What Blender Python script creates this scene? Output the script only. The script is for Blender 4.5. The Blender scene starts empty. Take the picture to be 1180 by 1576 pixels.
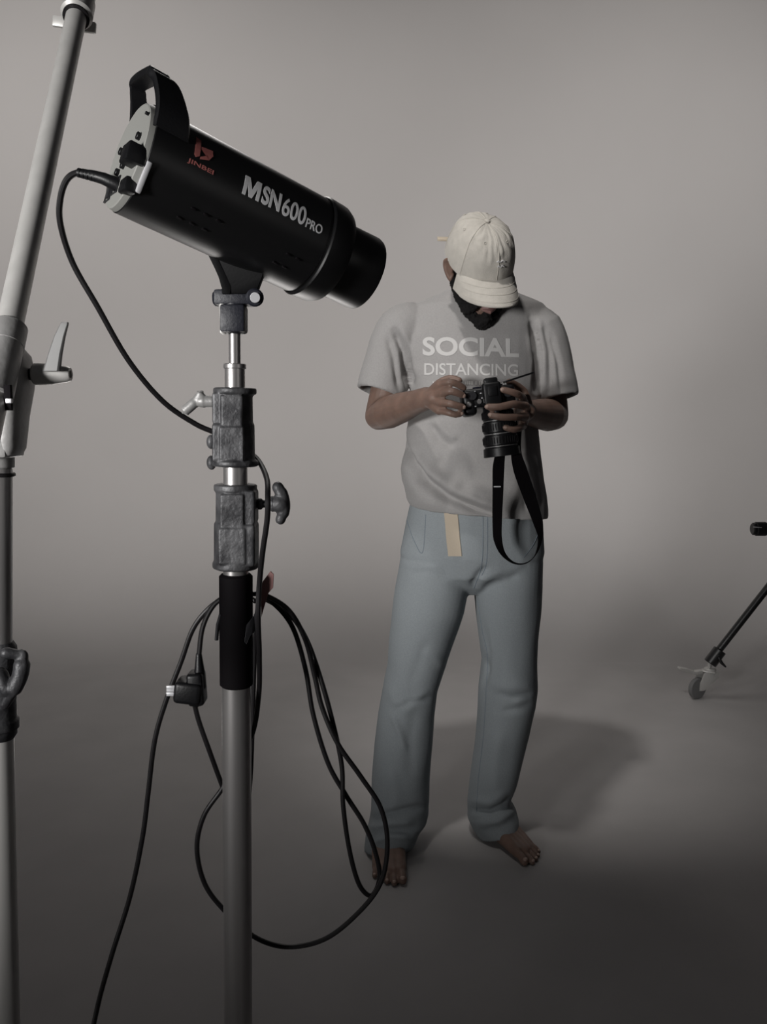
import bpy, bmesh, math, random
import numpy as np
from mathutils import Vector, Matrix, noise
from mathutils.bvhtree import BVHTree
random.seed(4)
S = bpy.context.scene
COL = S.collection
V = Vector
# ------------------------------------------------------------------ camera
F = 1300.0                       # focal length in pixels of the 1180x1576 frame
PITCH = math.radians(6.5)
CP = V((0, 0, 1.25))
FW = V((0, math.cos(PITCH), -math.sin(PITCH)))
UP = V((0, math.sin(PITCH), math.cos(PITCH)))
RT = V((1, 0, 0))
cd = bpy.data.cameras.new('camera')
cam = bpy.data.objects.new('camera', cd); COL.objects.link(cam)
cd.sensor_fit = 'VERTICAL'; cd.sensor_height = 36.0
cd.lens = F / 1576 * 36.0
cam.location = CP; cam.rotation_euler = (math.pi/2 - PITCH, 0, 0)
S.camera = cam
# ------------------------------------------------------------------ world, light, exposure
S.view_settings.view_transform = 'Standard'
S.view_settings.look = 'None'
S.view_settings.gamma = 1.0
S.view_settings.use_curve_mapping = False
S.view_settings.exposure = 0.0
w = bpy.data.worlds.new('world'); S.world = w; w.use_nodes = True
w.node_tree.nodes['Background'].inputs[0].default_value = (0.95, 0.93, 1.0, 1)
w.node_tree.nodes['Background'].inputs[1].default_value = 0.014

def aim(o, target):
    o.rotation_euler = (V(target) - o.location).to_track_quat('-Z', 'Y').to_euler()

def area(name, loc, target, sx, sy, power, col=(1, 1, 1), spread=180):
    l = bpy.data.lights.new(name, 'AREA'); l.shape = 'RECTANGLE'; l.size = sx; l.size_y = sy
    l.energy = power; l.color = col; l.spread = math.radians(spread)
    o = bpy.data.objects.new(name, l); COL.objects.link(o); o.location = loc; aim(o, target)
    return o

def spot(name, loc, target, ang, blend, power, radius, col=(1, 1, 1)):
    l = bpy.data.lights.new(name, 'SPOT'); l.spot_size = math.radians(ang); l.spot_blend = blend
    l.energy = power; l.shadow_soft_size = radius; l.color = col
    o = bpy.data.objects.new(name, l); COL.objects.link(o); o.location = loc; aim(o, target)
    return o

WARM = (1.0, 0.965, 0.93)
spot('wall_light', (-2.8, 2.2, 4.0), (-2.0, 6.4, 2.55), 94, 1.0, 590, 0.35, WARM)
spot('wall_light', (2.4, 2.2, 4.0), (2.0, 6.4, 2.55), 94, 1.0, 430, 0.35, WARM)
spot('top_light', (-0.25, 1.25, 3.8), (0.24, 2.4, 1.60), 30, 1.0, 120, 0.09, WARM)
spot('front_fill_light', (-1.9, -1.0, 1.40), (0.12, 2.2, 1.40), 42, 1.0, 430, 0.30, (1, .985, .97))
spot('right_fill_light', (1.8, -0.8, 1.5), (-0.35, 1.05, 1.45), 34, 1.0, 5, 0.4, WARM)
spot('added_floor_fill', (-0.9, 3.5, 4.4), (-0.2, 4.5, 0), 80, 1.0, 128, 1.0, WARM)  # unseen overhead spot, added to brighten the middle of the floor
spot('added_rim_light', (-0.5, 3.8, 3.5), (-0.12, 1.15, 1.45), 26, 1.0, 75, 0.45, WARM)  # unseen spot, added to put a bright rim on top of the strobe
spot('added_bounce_fill', (-0.65, 3.2, 0.3), (-0.14, 1.12, 1.44), 24, 1.0, 75, 0.5, WARM)  # unseen spot, added in place of floor bounce under the strobe

# ------------------------------------------------------------------ helpers
def W(px, py, Y):
    r = FW + RT * ((px - 590) / F) + UP * ((788 - py) / F)
    return CP + r * (Y / r.y)
def WF(px, py, z=0.0):
    r = FW + RT * ((px - 590) / F) + UP * ((788 - py) / F)
    return CP + r * ((z - CP.z) / r.z)
def pr(rpx, P):
    return rpx * (V(P) - CP).dot(FW) / F
def smooth_path(pts, k=8, closed=False):
    pts = [V(p) for p in pts]; n = len(pts); out = []
    rng = range(n if closed else n - 1)
    for i in rng:
        if closed: a, b, c, d = pts[i-1], pts[i], pts[(i+1) % n], pts[(i+2) % n]
        else: a, b, c, d = pts[max(i-1, 0)], pts[i], pts[i+1], pts[min(i+2, n-1)]
        for j in range(k):
            t = j / k
            out.append(0.5*((2*b) + (c-a)*t + (2*a-5*b+4*c-d)*t*t + (3*b-a-3*c+d)*t**3))
    if not closed: out.append(pts[-1])
    return out
def frame(d):
    d = V(d).normalized()
    u = V((0, 0, 1)) if abs(d.z) < 0.9 else V((0, 1, 0))
    x = u.cross(d).normalized(); y = d.cross(x).normalized()
    return x, y, d

class B:
    def __init__(s): s.bm = bmesh.new()
    def loft(s, rings, cap=True, closed=False):
        vr = [[s.bm.verts.new(p) for p in r] for r in rings]; n = len(vr[0])
        m = len(vr)
        for i in range(m if closed else m - 1):
            a, b = vr[i], vr[(i+1) % m]
            for j in range(n):
                try: s.bm.faces.new((a[j], a[(j+1) % n], b[(j+1) % n], b[j]))
                except ValueError: pass
        if cap and not closed:
            s.bm.faces.new(vr[0][::-1]); s.bm.faces.new(vr[-1])
        return s
    def tube(s, pts, rad, n=14, round_ends=False, closed=False, flat=None):
        pts = [V(p) for p in pts]; m = len(pts)
        rad = [rad]*m if isinstance(rad, (int, float)) else list(rad)
        tans = []
        for i in range(m):
            if closed: t = pts[(i+1) % m] - pts[i-1]
            else: t = pts[min(i+1, m-1)] - pts[max(i-1, 0)]
            tans.append(t.normalized())
        x, y, _ = frame(tans[0]); rings = []
        if flat is not None: x = V(flat)
        def ring(p, x, y, r): return [p + (x*math.cos(a) + y*math.sin(a))*r for a in [2*math.pi*k/n for k in range(n)]]
        if round_ends and not closed:
            for q in (80, 55, 28):
                a = math.radians(q); rings.append(ring(pts[0]-tans[0]*rad[0]*math.sin(a), x, y, rad[0]*math.cos(a)))
        for i in range(m):
            if i: x = (x - tans[i]*x.dot(tans[i])).normalized()
            y = tans[i].cross(x).normalized(); rings.append(ring(pts[i], x, y, rad[i]))
            if i == 0 and round_ends and not closed:
                for k, q in enumerate((80, 55, 28)):
                    a = math.radians(q); rings[k] = ring(pts[0]-tans[0]*rad[0]*math.sin(a), x, y, rad[0]*math.cos(a))
        if round_ends and not closed:
            for q in (28, 55, 80):
                a = math.radians(q); rings.append(ring(pts[-1]+tans[-1]*rad[-1]*math.sin(a), x, y, rad[-1]*math.cos(a)))
        return s.loft(rings, closed=closed)
    def cap(s, pts, rad, n=14): return s.tube(pts, rad, n, True)
    def lathe(s, p, d, prof, n=32):
        x, y, d = frame(d); p = V(p)
        rings = [[p + d*t + (x*math.cos(a) + y*math.sin(a))*r for a in [2*math.pi*k/n for k in range(n)]] for t, r in prof]
        return s.loft(rings)
    def cyl(s, a, b, r, r2=None, n=24, bev=0.0):
        a, b = V(a), V(b); L = (b-a).length; r2 = r if r2 is None else r2
        if bev: return s.lathe(a, b-a, [(0, r-bev), (bev, r), (L-bev, r2), (L, r2-bev)], n)
        return s.lathe(a, b-a, [(0, r), (L, r2)], n)
    def box(s, c, size, rot=None, bev=0.0, seg=2):
        t = bmesh.new(); bmesh.ops.create_cube(t, size=1)
        for v in t.verts: v.co = V((v.co.x*size[0], v.co.y*size[1], v.co.z*size[2]))
        if bev: bmesh.ops.bevel(t, geom=t.edges[:], offset=bev, segments=seg, profile=0.5, affect='EDGES')
        M = rot.to_3x3() if rot is not None else Matrix.Identity(3)
        s.merge(t, Matrix.Translation(V(c)) @ M.to_4x4()); return s
    def ell(s, c, r, rot=None, seg=24):
        t = bmesh.new(); bmesh.ops.create_uvsphere(t, u_segments=seg, v_segments=seg//2, radius=1)
        D = Matrix.Diagonal(V((r[0], r[1], r[2], 1)))
        M = rot.to_4x4() if rot is not None else Matrix.Identity(4)
        s.merge(t, Matrix.Translation(V(c)) @ M @ D); return s
    def prism(s, pts, d, bev=0.0):
        """polygon pts (world) extruded by vector d"""
        t = bmesh.new(); a = [t.verts.new(p) for p in pts]; b = [t.verts.new(V(p)+V(d)) for p in pts]; n = len(a)
        t.faces.new(a[::-1]); t.faces.new(b)
        for i in range(n): t.faces.new((a[i], a[(i+1) % n], b[(i+1) % n], b[i]))
        if bev: bmesh.ops.bevel(t, geom=t.edges[:], offset=bev, segments=2, profile=0.5, affect='EDGES')
        s.merge(t, Matrix.Identity(4)); return s
    def merge(s, t, M):
        mp = {v: s.bm.verts.new(M @ v.co) for v in t.verts}
        for f in t.faces:
            try: s.bm.faces.new([mp[v] for v in f.verts])
            except ValueError: pass
        t.free()
    def xf(s, M):
        for v in s.bm.verts: v.co = M @ v.co
        return s

def wloc(o):
    l = V((0, 0, 0))
    while o: l += o.location; o = o.parent
    return l
def obj(name, b, m, parent=None, origin=None, remesh=None, smooth=0, post=None, sharp=35, label=None):
    bm = b.bm if isinstance(b, B) else b
    bmesh.ops.recalc_face_normals(bm, faces=bm.faces[:])
    me = bpy.data.meshes.new(name); bm.to_mesh(me); bm.free()
    o = bpy.data.objects.new(name, me); COL.objects.link(o)
    if remesh:
        r = o.modifiers.new('r', 'REMESH'); r.mode = 'VOXEL'; r.voxel_size = remesh; r.adaptivity = 0
        if smooth:
            q = o.modifiers.new('s', 'SMOOTH'); q.factor = 0.5; q.iterations = smooth
        bpy.context.view_layer.update()
        dg = bpy.context.evaluated_depsgraph_get()
        nm = bpy.data.meshes.new_from_object(o.evaluated_get(dg)); o.modifiers.clear(); o.data = nm
        bpy.data.meshes.remove(me); me = nm; me.name = name
    if post: post(me)
    for p in me.polygons: p.use_smooth = True
    if sharp: me.set_sharp_from_angle(angle=math.radians(sharp))
    me.materials.clear(); me.materials.append(m)
    base = V(origin) if origin is not None else V((0, 0, 0))
    if parent is not None:
        o.parent = parent; base = wloc(parent)
    else: o.location = base
    me.transform(Matrix.Translation(-base)); me.update()
    if label: o['label'] = label
    return o
def thing(name, label, cat, loc=(0, 0, 0), group=None):
    o = bpy.data.objects.new(name, None); COL.objects.link(o); o.location = loc
    o.empty_display_size = 0.1; o['label'] = label; o['category'] = cat
    if group: o['group'] = group
    return o
def tag(o, label, cat):
    o['label'] = label; o['category'] = cat; return o

# ------------------------------------------------------------------ materials
def mat(name, col, rough=0.6, metal=0.0, var=0.0, vscale=30, bump=0.0, bscale=60, spec=0.5, sheen=0.0, col2=None, aniso=None, coat=0.0, sss=0.0):
    m = bpy.data.materials.new(name); m.use_nodes = True; nt = m.node_tree; bs = nt.nodes['Principled BSDF']
    bs.inputs['Base Color'].default_value = (*col, 1); bs.inputs['Roughness'].default_value = rough
    bs.inputs['Metallic'].default_value = metal; bs.inputs['Specular IOR Level'].default_value = spec
    bs.inputs['Sheen Weight'].default_value = sheen; bs.inputs['Coat Weight'].default_value = coat
    bs.inputs['Subsurface Weight'].default_value = sss; bs.inputs['Subsurface Scale'].default_value = 0.01
    tc = nt.nodes.new('ShaderNodeTexCoord')
    if var or col2:
        nz = nt.nodes.new('ShaderNodeTexNoise'); nz.inputs['Scale'].default_value = vscale; nz.inputs['Detail'].default_value = 6
        if aniso:
            mp = nt.nodes.new('ShaderNodeMapping'); mp.inputs['Scale'].default_value = aniso
            nt.links.new(tc.outputs['Object'], mp.inputs[0]); nt.links.new(mp.outputs[0], nz.inputs['Vector'])
        else: nt.links.new(tc.outputs['Object'], nz.inputs['Vector'])
        rp = nt.nodes.new('ShaderNodeValToRGB'); rp.color_ramp.elements[0].position = 0.35; rp.color_ramp.elements[1].position = 0.68
        c2 = col2 if col2 else tuple(c*(1-var) for c in col)
        rp.color_ramp.elements[0].color = (*c2, 1); rp.color_ramp.elements[1].color = (*(col if col2 else tuple(min(1, c*(1+var)) for c in col)), 1)
        nt.links.new(nz.outputs['Fac'], rp.inputs[0]); nt.links.new(rp.outputs[0], bs.inputs['Base Color'])
    if bump:
        n2 = nt.nodes.new('ShaderNodeTexNoise'); n2.inputs['Scale'].default_value = bscale; n2.inputs['Detail'].default_value = 4
        nt.links.new(tc.outputs['Object'], n2.inputs['Vector'])
        bp = nt.nodes.new('ShaderNodeBump'); bp.inputs['Strength'].default_value = bump; bp.inputs['Distance'].default_value = 0.002
        nt.links.new(n2.outputs['Fac'], bp.inputs['Height']); nt.links.new(bp.outputs[0], bs.inputs['Normal'])
    return m
M = {}
M['cyc'] = mat('painted_cyclorama', (0.46, 0.445, 0.44), 0.85, var=0.015, vscale=1.2, spec=0.1)
M['floor'] = mat('painted_floor', (0.46, 0.445, 0.44), 0.8, var=0.035, vscale=4.0, spec=0.12)
M['black'] = mat('black_enamel', (0.003, 0.003, 0.0035), 0.40, bump=0.05, bscale=900, spec=0.75)
M['black_matt'] = mat('black_plastic', (0.006, 0.006, 0.007), 0.42, bump=0.1, bscale=400, spec=0.35)
M['navy'] = mat('blue_black_casting', (0.008, 0.009, 0.016), 0.5, bump=0.2, bscale=300)
M['black_cast'] = mat('black_painted_casting', (0.004, 0.004, 0.0045), 0.6, spec=0.12, bump=0.1, bscale=300)
M['rubber'] = mat('black_rubber', (0.010, 0.009, 0.010), 0.42, spec=0.4)
M['foam'] = mat('black_foam_sleeve', (0.003, 0.002, 0.003), 0.8, spec=0.15)
M['panel'] = mat('silver_control_panel', (0.26, 0.26, 0.245), 0.5, spec=0.4)
M['dark_metal'] = mat('dark_grey_metal', (0.05, 0.05, 0.055), 0.4, 0.6)
M['chrome'] = mat('brushed_chrome', (0.50, 0.485, 0.48), 0.32, 0.8, var=0.06, vscale=3, aniso=(60, 60, 0.6))
M['alu'] = mat('satin_aluminium', (0.58, 0.57, 0.55), 0.4, 0.3, var=0.05, vscale=9, aniso=(6, 6, 1))
M['cast'] = mat('worn_cast_metal', (0.115, 0.115, 0.12), 0.5, 0.3, col2=(0.025, 0.025, 0.028), vscale=34, bump=0.5, bscale=160)
M['cast_light'] = mat('pale_cast_metal', (0.33, 0.325, 0.32), 0.45, 0.25, var=0.15, vscale=16, bump=0.3, bscale=120)
M['lever'] = mat('grey_painted_lever', (0.15, 0.15, 0.148), 0.5, 0.2, var=0.06, vscale=20)
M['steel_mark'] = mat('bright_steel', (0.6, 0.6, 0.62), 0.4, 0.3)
M['ink_white'] = mat('white_print', (0.55, 0.55, 0.56), 0.6)
M['ink_red'] = mat('dull_red_print', (0.34, 0.11, 0.10), 0.6)
M['pink'] = mat('faded_red_tag', (0.36, 0.19, 0.18), 0.6)
M['shirt'] = mat('grey_cotton_jersey', (0.345, 0.335, 0.33), 0.9, var=0.05, vscale=260, bump=0.25, bscale=500, sheen=0.15, spec=0.15)
M['print'] = mat('pale_shirt_print', (0.58, 0.57, 0.56), 0.7, spec=0.2)
M['denim'] = mat('washed_denim', (0.285, 0.312, 0.328), 0.85, var=0.06, vscale=300, bump=0.3, bscale=420, spec=0.15)
M['denim_seam'] = mat('denim_seam', (0.19, 0.225, 0.26), 0.9)
M['web'] = mat('cream_webbing', (0.55, 0.47, 0.37), 0.85, bump=0.3, bscale=500)
M['cap'] = mat('cream_cotton_twill', (0.56, 0.53, 0.48), 0.9, var=0.05, vscale=60, bump=0.4, bscale=300, sheen=0.1, spec=0.15)
M['skin'] = mat('brown_skin', (0.205, 0.132, 0.104), 0.5, var=0.12, vscale=30, bump=0.12, bscale=350, spec=0.4, sss=0.05)
M['nail'] = mat('fingernail', (0.42, 0.30, 0.25), 0.35)
M['lips'] = mat('lips', (0.22, 0.12, 0.11), 0.45)
M['hair'] = mat('black_hair', (0.008, 0.007, 0.007), 0.7, bump=1.0, bscale=700, spec=0.3)
M['eye'] = mat('eye_white', (0.6, 0.57, 0.55), 0.2)
M['glass'] = mat('lens_glass', (0.01, 0.01, 0.02), 0.05, coat=1.0)
M['wheel'] = mat('grey_rubber_wheel', (0.20, 0.20, 0.20), 0.6)

# ------------------------------------------------------------------ setting
WY, RC = 6.4, 2.2
b = B(); n = 24
rings = []
prof = [(WY - RC + RC*math.sin(a), RC - RC*math.cos(a)) for a in [math.pi/2*i/n for i in range(n+1)]]
prof += [(WY, 2.5), (WY, 4.0), (WY, 6.0)]
for x in [-8 + i*1.0 for i in range(17)]:
    rings.append([V((x, y, z)) for y, z in prof])
bm = b.bm; vs = [[bm.verts.new(p) for p in r] for r in rings]
for i in range(len(vs)-1):
    for j in range(len(prof)-1): bm.faces.new((vs[i][j], vs[i+1][j], vs[i+1][j+1], vs[i][j+1]))
wall = obj('wall_back', b, M['cyc'], sharp=None); wall['kind'] = 'structure'
b = B(); bm = b.bm
f = [bm.verts.new(p) for p in ((-8, -3, 0), (8, -3, 0), (8, WY-RC, 0), (-8, WY-RC, 0))]; bm.faces.new(f)
flo = obj('floor', b, M['floor'], sharp=None); flo['kind'] = 'structure'

# ------------------------------------------------------------------ projection of writing on to a surface
def text_bm(s, bold=0.0):
    c = bpy.data.curves.new('txt', 'FONT'); c.body = s; c.size = 1; c.offset = bold; c.resolution_u = 6; c.fill_mode = 'BOTH'
    o = bpy.data.objects.new('txt', c); COL.objects.link(o); bpy.context.view_layer.update()
    me = bpy.data.meshes.new_from_object(o.evaluated_get(bpy.context.evaluated_depsgraph_get()))
    t = bmesh.new(); t.from_mesh(me); bpy.data.objects.remove(o); bpy.data.meshes.remove(me)
    return t
def norm_bm(t):
    xs = [v.co.x for v in t.verts]; ys = [v.co.y for v in t.verts]
    x0, x1, y0, y1 = min(xs), max(xs), min(ys), max(ys)
    for v in t.verts: v.co = V(((v.co.x-x0)/(x1-x0), (v.co.y-y0)/(y1-y0), 0))
    return t
def drape(t, mapf, target, dvec, lift, thick, maxe, name, m, parent, label=None):
    """t: flat bmesh in u,v 0..1; mapf(u,v)->world point; cast along dvec on to target (object)"""
    for v in t.verts: v.co = mapf(v.co.x, v.co.y)
    for _ in range(7):
        bmesh.ops.triangulate(t, faces=t.faces[:])
        es = [e for e in t.edges if e.calc_length() > maxe]
        if not es: break
        bmesh.ops.subdivide_edges(t, edges=es, cuts=1)
    bmesh.ops.triangulate(t, faces=t.faces[:])
    bmesh.ops.remove_doubles(t, verts=t.verts[:], dist=1e-6)
    tb = bmesh.new(); tb.from_mesh(target.data); off = wloc(target)
    bmesh.ops.translate(tb, verts=tb.verts[:], vec=off)
    tree = BVHTree.FromBMesh(tb); d = V(dvec).normalized(); bad = []
    for v in t.verts:
        h = tree.ray_cast(v.co, d)
        if h[0] is None: bad.append(v); continue
        v.co = h[0] - d*lift
    bmesh.ops.delete(t, geom=bad, context='VERTS'); tb.free()
    r = bmesh.ops.extrude_face_region(t, geom=t.faces[:])
    for g in r['geom']:
        if isinstance(g, bmesh.types.BMVert): g.co = g.co - d*thick
    return obj(name, t, m, parent, sharp=50, label=label)

# ================================================================== MAIN LIGHT STAND
SY = 1.05
ptop = W(361, 515, SY); pbot = W(366.5, 1576, SY)
pdir = (ptop - pbot).normalized()
pfoot = pbot - pdir * (pbot.z / pdir.z)
def pp(y):       # point on the pole axis seen at image row y
    lo, hi = 0.0, 2.5
    for _ in range(40):
        mid = (lo+hi)/2; P = pfoot + pdir*mid; d = P-CP
        yy = 788 - F*d.dot(UP)/d.dot(FW)
        if yy > y: lo = mid
        else: hi = mid
    return pfoot + pdir*lo
def pw(px): return pr(px, pp(900))
stand = thing('light_stand', 'chrome light stand with two worn grey collars and black sleeve, carrying the black studio light', 'light stand', (pfoot.x, pfoot.y, 0))
def seg(name, y0, y1, rpx, m, bev=0.0008, extra=None):
    b = B(); b.cyl(pp(y1), pp(y0), pr(rpx, pp((y0+y1)/2)), bev=bev, n=32)
    if extra: extra(b)
    return obj(name, b, m, stand)
seg('spigot', 505, 575, 9, M['chrome'])
def ext(b): b.cyl(pp(568), pp(560), pr(17.5, pp(560)), bev=0.001)
seg('upper_tube', 562, 610, 15.5, M['chrome'], extra=ext)
seg('riser_tube', 700, 760, 18.5, M['chrome'])
seg('lower_riser', 860, 900, 19.5, M['chrome'])
seg('black_sleeve', 883, 1056, 25.5, M['foam'], bev=0.003)
b = B(); b.cyl(pfoot + pdir*0.12, pp(1040), pr(22, pp(1200)), n=40)
obj('base_tube', b, M['chrome'], stand)
X, Yv, Z = RT, V((0, 1, 0)), pdir
PR = Matrix((X, Z.cross(X), Z)).transposed()
def collar(y0, y1, rw, side, flo_, top_r):
    """cast collar: round core, boss on one side, flange rings and a stepped lower band"""
    a, c = pp(y1), pp(y0); L = (c-a).length; r = pr(rw, pp((y0+y1)/2)); fr = pr(top_r, pp(y0))
    b = B()
    prof = [(0, fr*0.9), (L*0.02, fr), (L*0.07, fr), (L*0.10, r*1.08), (L*0.54, r*1.06), (L*0.56, r*0.98), (L*0.90, r*0.96), (L*0.93, fr*0.92), (L*0.99, fr*0.92), (L, fr*0.85)]
    b.lathe(a, c-a, prof, 40)
    for t0, t1, w in ((0.06, 0.55, 1.05), (0.55, 0.94, 0.92)):
        b.box(a + (c-a)*((t0+t1)/2) + X*side*r*0.62 + V((0, -r*0.25, 0)), (r*0.95, r*1.5*w, L*(t1-t0)), PR, r*0.12)
    b.box(a + (c-a)*0.5 - V((0, r*0.93, 0)), (r*1.15, r*0.25, L*0.80), PR, r*0.05)
    b.box(a + (c-a)*0.30 - V((0, r*1.0, 0)), (r*1.30, r*0.25, L*0.42), PR, r*0.05)
    return b
up_col = obj('upper_collar', collar(597, 718, 28, -1, 0, 36), M['cast'], stand, remesh=0.0012, smooth=4)
lo_col = obj('lower_collar', collar(745, 875, 31, 1, 0, 36), M['cast'], stand, remesh=0.0012, smooth=4)
# rivet bumps on upper collar side
for yy in (680, 712):
    b = B(); b.ell(pp(yy) + X*(-pw(36)), (0.006, 0.006, 0.009)); obj('collar_lug', b, M['cast'], up_col)
# upper wing knob, left
b = B()
kc = pp(618) + X*(-pw(30)) - V((0, 0.006, 0))
b.cyl(kc, kc + X*(-pw(16)), pw(9), bev=0.001); b.cyl(kc + X*(-pw(14)), kc + X*(-pw(24)), pw(10), pw(8), bev=0.001)
kn = kc + X*(-pw(24))
b.tube(smooth_path([kn + X*pw(6) + Z*pw(14) , kn + X*pw(0) + Z*pw(4), kn - X*pw(10) - Z*pw(6), kn - X*pw(22) - Z*pw(16)], 5), [pw(3)]+[pw(7)]*7+[pw(8)]*7+[pw(3)], 12, True)
obj('wing_knob', b, M['cast_light'], stand, remesh=0.0012, smooth=3)
# lower tee knob, right
b = B()
kc = pp(775) + X*(pw(34)) - V((0, 0.004, 0))
b.cyl(kc - X*pw(4), kc + X*pw(22), pw(6), bev=0.0006)
b.cyl(kc + X*pw(1), kc + X*pw(7), pw(9), bev=0.0006); b.cyl(kc + X*pw(16), kc + X*pw(24), pw(9), pw(13), bev=0.0006)
kk = kc + X*pw(34)
b.ell(kk, (pw(15), pw(15), pw(14)))
b.tube(smooth_path([kk - X*pw(3) + Z*pw(25), kk + X*pw(3) + Z*pw(14), kk + X*pw(6), kk + X*pw(5) - Z*pw(12), kk + X*pw(1) - Z*pw(24)], 4), [pw(9)]*3+[pw(10)]*11+[pw(8)]*3, 14, True)
obj('tee_knob', b, M['cast'], stand, remesh=0.0012, smooth=3)
# hook with velcro tie and faded tag, behind the sleeve
b = B()
h0 = pp(968) - V((0, pw(18), 0))
b.prism([W(376, 988, SY-0.028), W(379, 962, SY-0.028), W(391, 947, SY-0.02), W(392, 972, SY-0.02), W(384, 980, SY-0.028), W(379, 992, SY-0.028)], (0, 0.003, 0), 0.0005)
b.prism([W(390, 946, SY-0.012), W(398, 940, SY-0.010), W(401, 968, SY-0.010), W(391, 975, SY-0.012)], (0, 0.004, 0), 0.0005)
obj('cable_tie', b, M['dark_metal'], stand)
b = B(); b.tube([W(333, 985, SY-0.005), W(335, 962, SY-0.006), W(340, 945, SY-0.01)], pw(3), 8)
obj('cable_tie', b, M['dark_metal'], stand)
b = B()
b.prism([W(401, 908, SY+0.02), W(404, 895, SY+0.02), W(416, 879, SY+0.02), W(421, 884, SY+0.02), W(420, 905, SY+0.02), W(412, 913, SY+0.02), W(402, 950, SY+0.02)], (0, 0.003, 0), 0.0006)
obj('hanging_hook', b, M['pink'], stand, label='faded red hook')
# base below the frame
b = B(); b.cyl(pfoot + pdir*0.08, pfoot + pdir*0.30, 0.032, bev=0.003)
obj('base_hub', b, M['cast'], stand)
for k in range(3):
    a = math.radians(90 + 120*k); d = V((math.cos(a), math.sin(a), 0))
    b = B(); f0 = V((pfoot.x, pfoot.y, 0))
    b.tube([f0 + d*0.03 + V((0, 0, .25)), f0 + d*0.32 + V((0, 0, .03))], 0.012, 14)
    leg = obj('leg', b, M['chrome'], stand)
    b = B(); b.cap([f0 + d*0.31 + V((0, 0, .035)), f0 + d*0.34 + V((0, 0, .017))], 0.017)
    obj('rubber_foot', b, M['rubber'], leg)

# ================================================================== STUDIO STROBE
dcam = V((0.785, -0.235, 0.573)).normalized()
AX = (RT*dcam.x + UP*dcam.y + FW*dcam.z).normalized()
LAT = AX.cross(V((0, 0, 1))).normalized()
UPV = LAT.cross(AX).normalized()
ORG = W(203, 244, 0.95)
SR = Matrix((AX, LAT, UPV)).transposed()
def sp(a, l, u): return ORG + AX*a + LAT*l + UPV*u
R0 = 0.0600; LB = 0.222
def se_ring(a, r, ex=2.05, n=56):
    out = []
    for k in range(n):
        t = 2*math.pi*k/n; c, s = math.cos(t), math.sin(t)
        q = (abs(c)**ex + abs(s)**ex)**(-1/ex)
        out.append(sp(a, c*q*r, s*q*r))
    return out
strobe = thing('studio_strobe', 'black cylindrical studio flash head with white lettering, mounted on the chrome light stand', 'studio light', pp(515))
b = B(); b.loft([se_ring(0.0, R0*0.97), se_ring(0.002, R0), se_ring(LB-0.001, R0), se_ring(LB, R0*0.985), se_ring(LB+0.003, R0*0.985)])
body = obj('body', b, M['black'], strobe, sharp=30)
b = B(); b.loft([se_ring(LB+0.003, R0*1.02), se_ring(LB+0.005, R0*1.045), se_ring(LB+0.028, R0*1.03), se_ring(LB+0.036, R0*0.97), se_ring(LB+0.037, R0*0.7)])
obj('front_ring', b, M['black'], strobe, sharp=30)
b = B(); b.loft([se_ring(LB+0.034, R0*0.76, 2), se_ring(LB+0.040, R0*0.78, 2), se_ring(LB+0.088, R0*0.80, 2), se_ring(LB+0.092, R0*0.78, 2), se_ring(LB+0.092, R0*0.7, 2), se_ring(LB+0.07, R0*0.66, 2)])
obj('snout', b, M['black'], strobe, sharp=30)
# rear panel
b = B(); b.loft([se_ring(-0.006, R0*0.94), se_ring(-0.005, R0*0.965), se_ring(0.001, R0*0.985), se_ring(0.003, R0*0.985)])
panel = obj('rear_panel', b, M['panel'], strobe, sharp=30, label='silver rear control panel')
for l, u, r in ((0.034, 0.012, .0042), (-0.022, 0.010, .0042), (0.044, 0.034, .0018), (-0.014, -0.016, .004), (0.002, -0.012, .004)):
    b = B(); b.cyl(sp(-0.004, l, u), sp(-0.010, l, u), r, bev=0.0005)
    obj('panel_knob', b, M['black_matt'], panel)
for l, u in ((-0.030, -0.036), (-0.008, -0.032)):
    b = B()
    for s0 in (-1, 1):
        b.box(sp(-0.0064, l+s0*0.009, u), (0.002, 0.0015, 0.019), SR); b.box(sp(-0.0064, l, u+s0*0.0088), (0.002, 0.018, 0.0015), SR)
    b.box(sp(-0.007, l, u), (0.003, 0.010, 0.012), SR, 0.001)
    obj('rocker_switch', b, M['dark_metal'], panel)
b = B(); b.box(sp(-0.010, 0.046, -0.014), (0.020, 0.024, 0.020), SR, 0.002)
obj('receiver_module', b, M['black_matt'], strobe)
b = B(); b.box(sp(0.004, R0*0.86, -0.032), (0.0055, 0.006, 0.034), SR @ Matrix.Rotation(-.45, 3, 'X'), 0.0015)
obj('side_marker', b, M['steel_mark'], strobe, label='pale vertical marker strip')
b = B()
b.box(sp(-0.004, 0.034, -0.042), (0.014, 0.022, 0.016), SR, 0.003)
obj('socket_housing', b, M['black_matt'], strobe)
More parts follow.
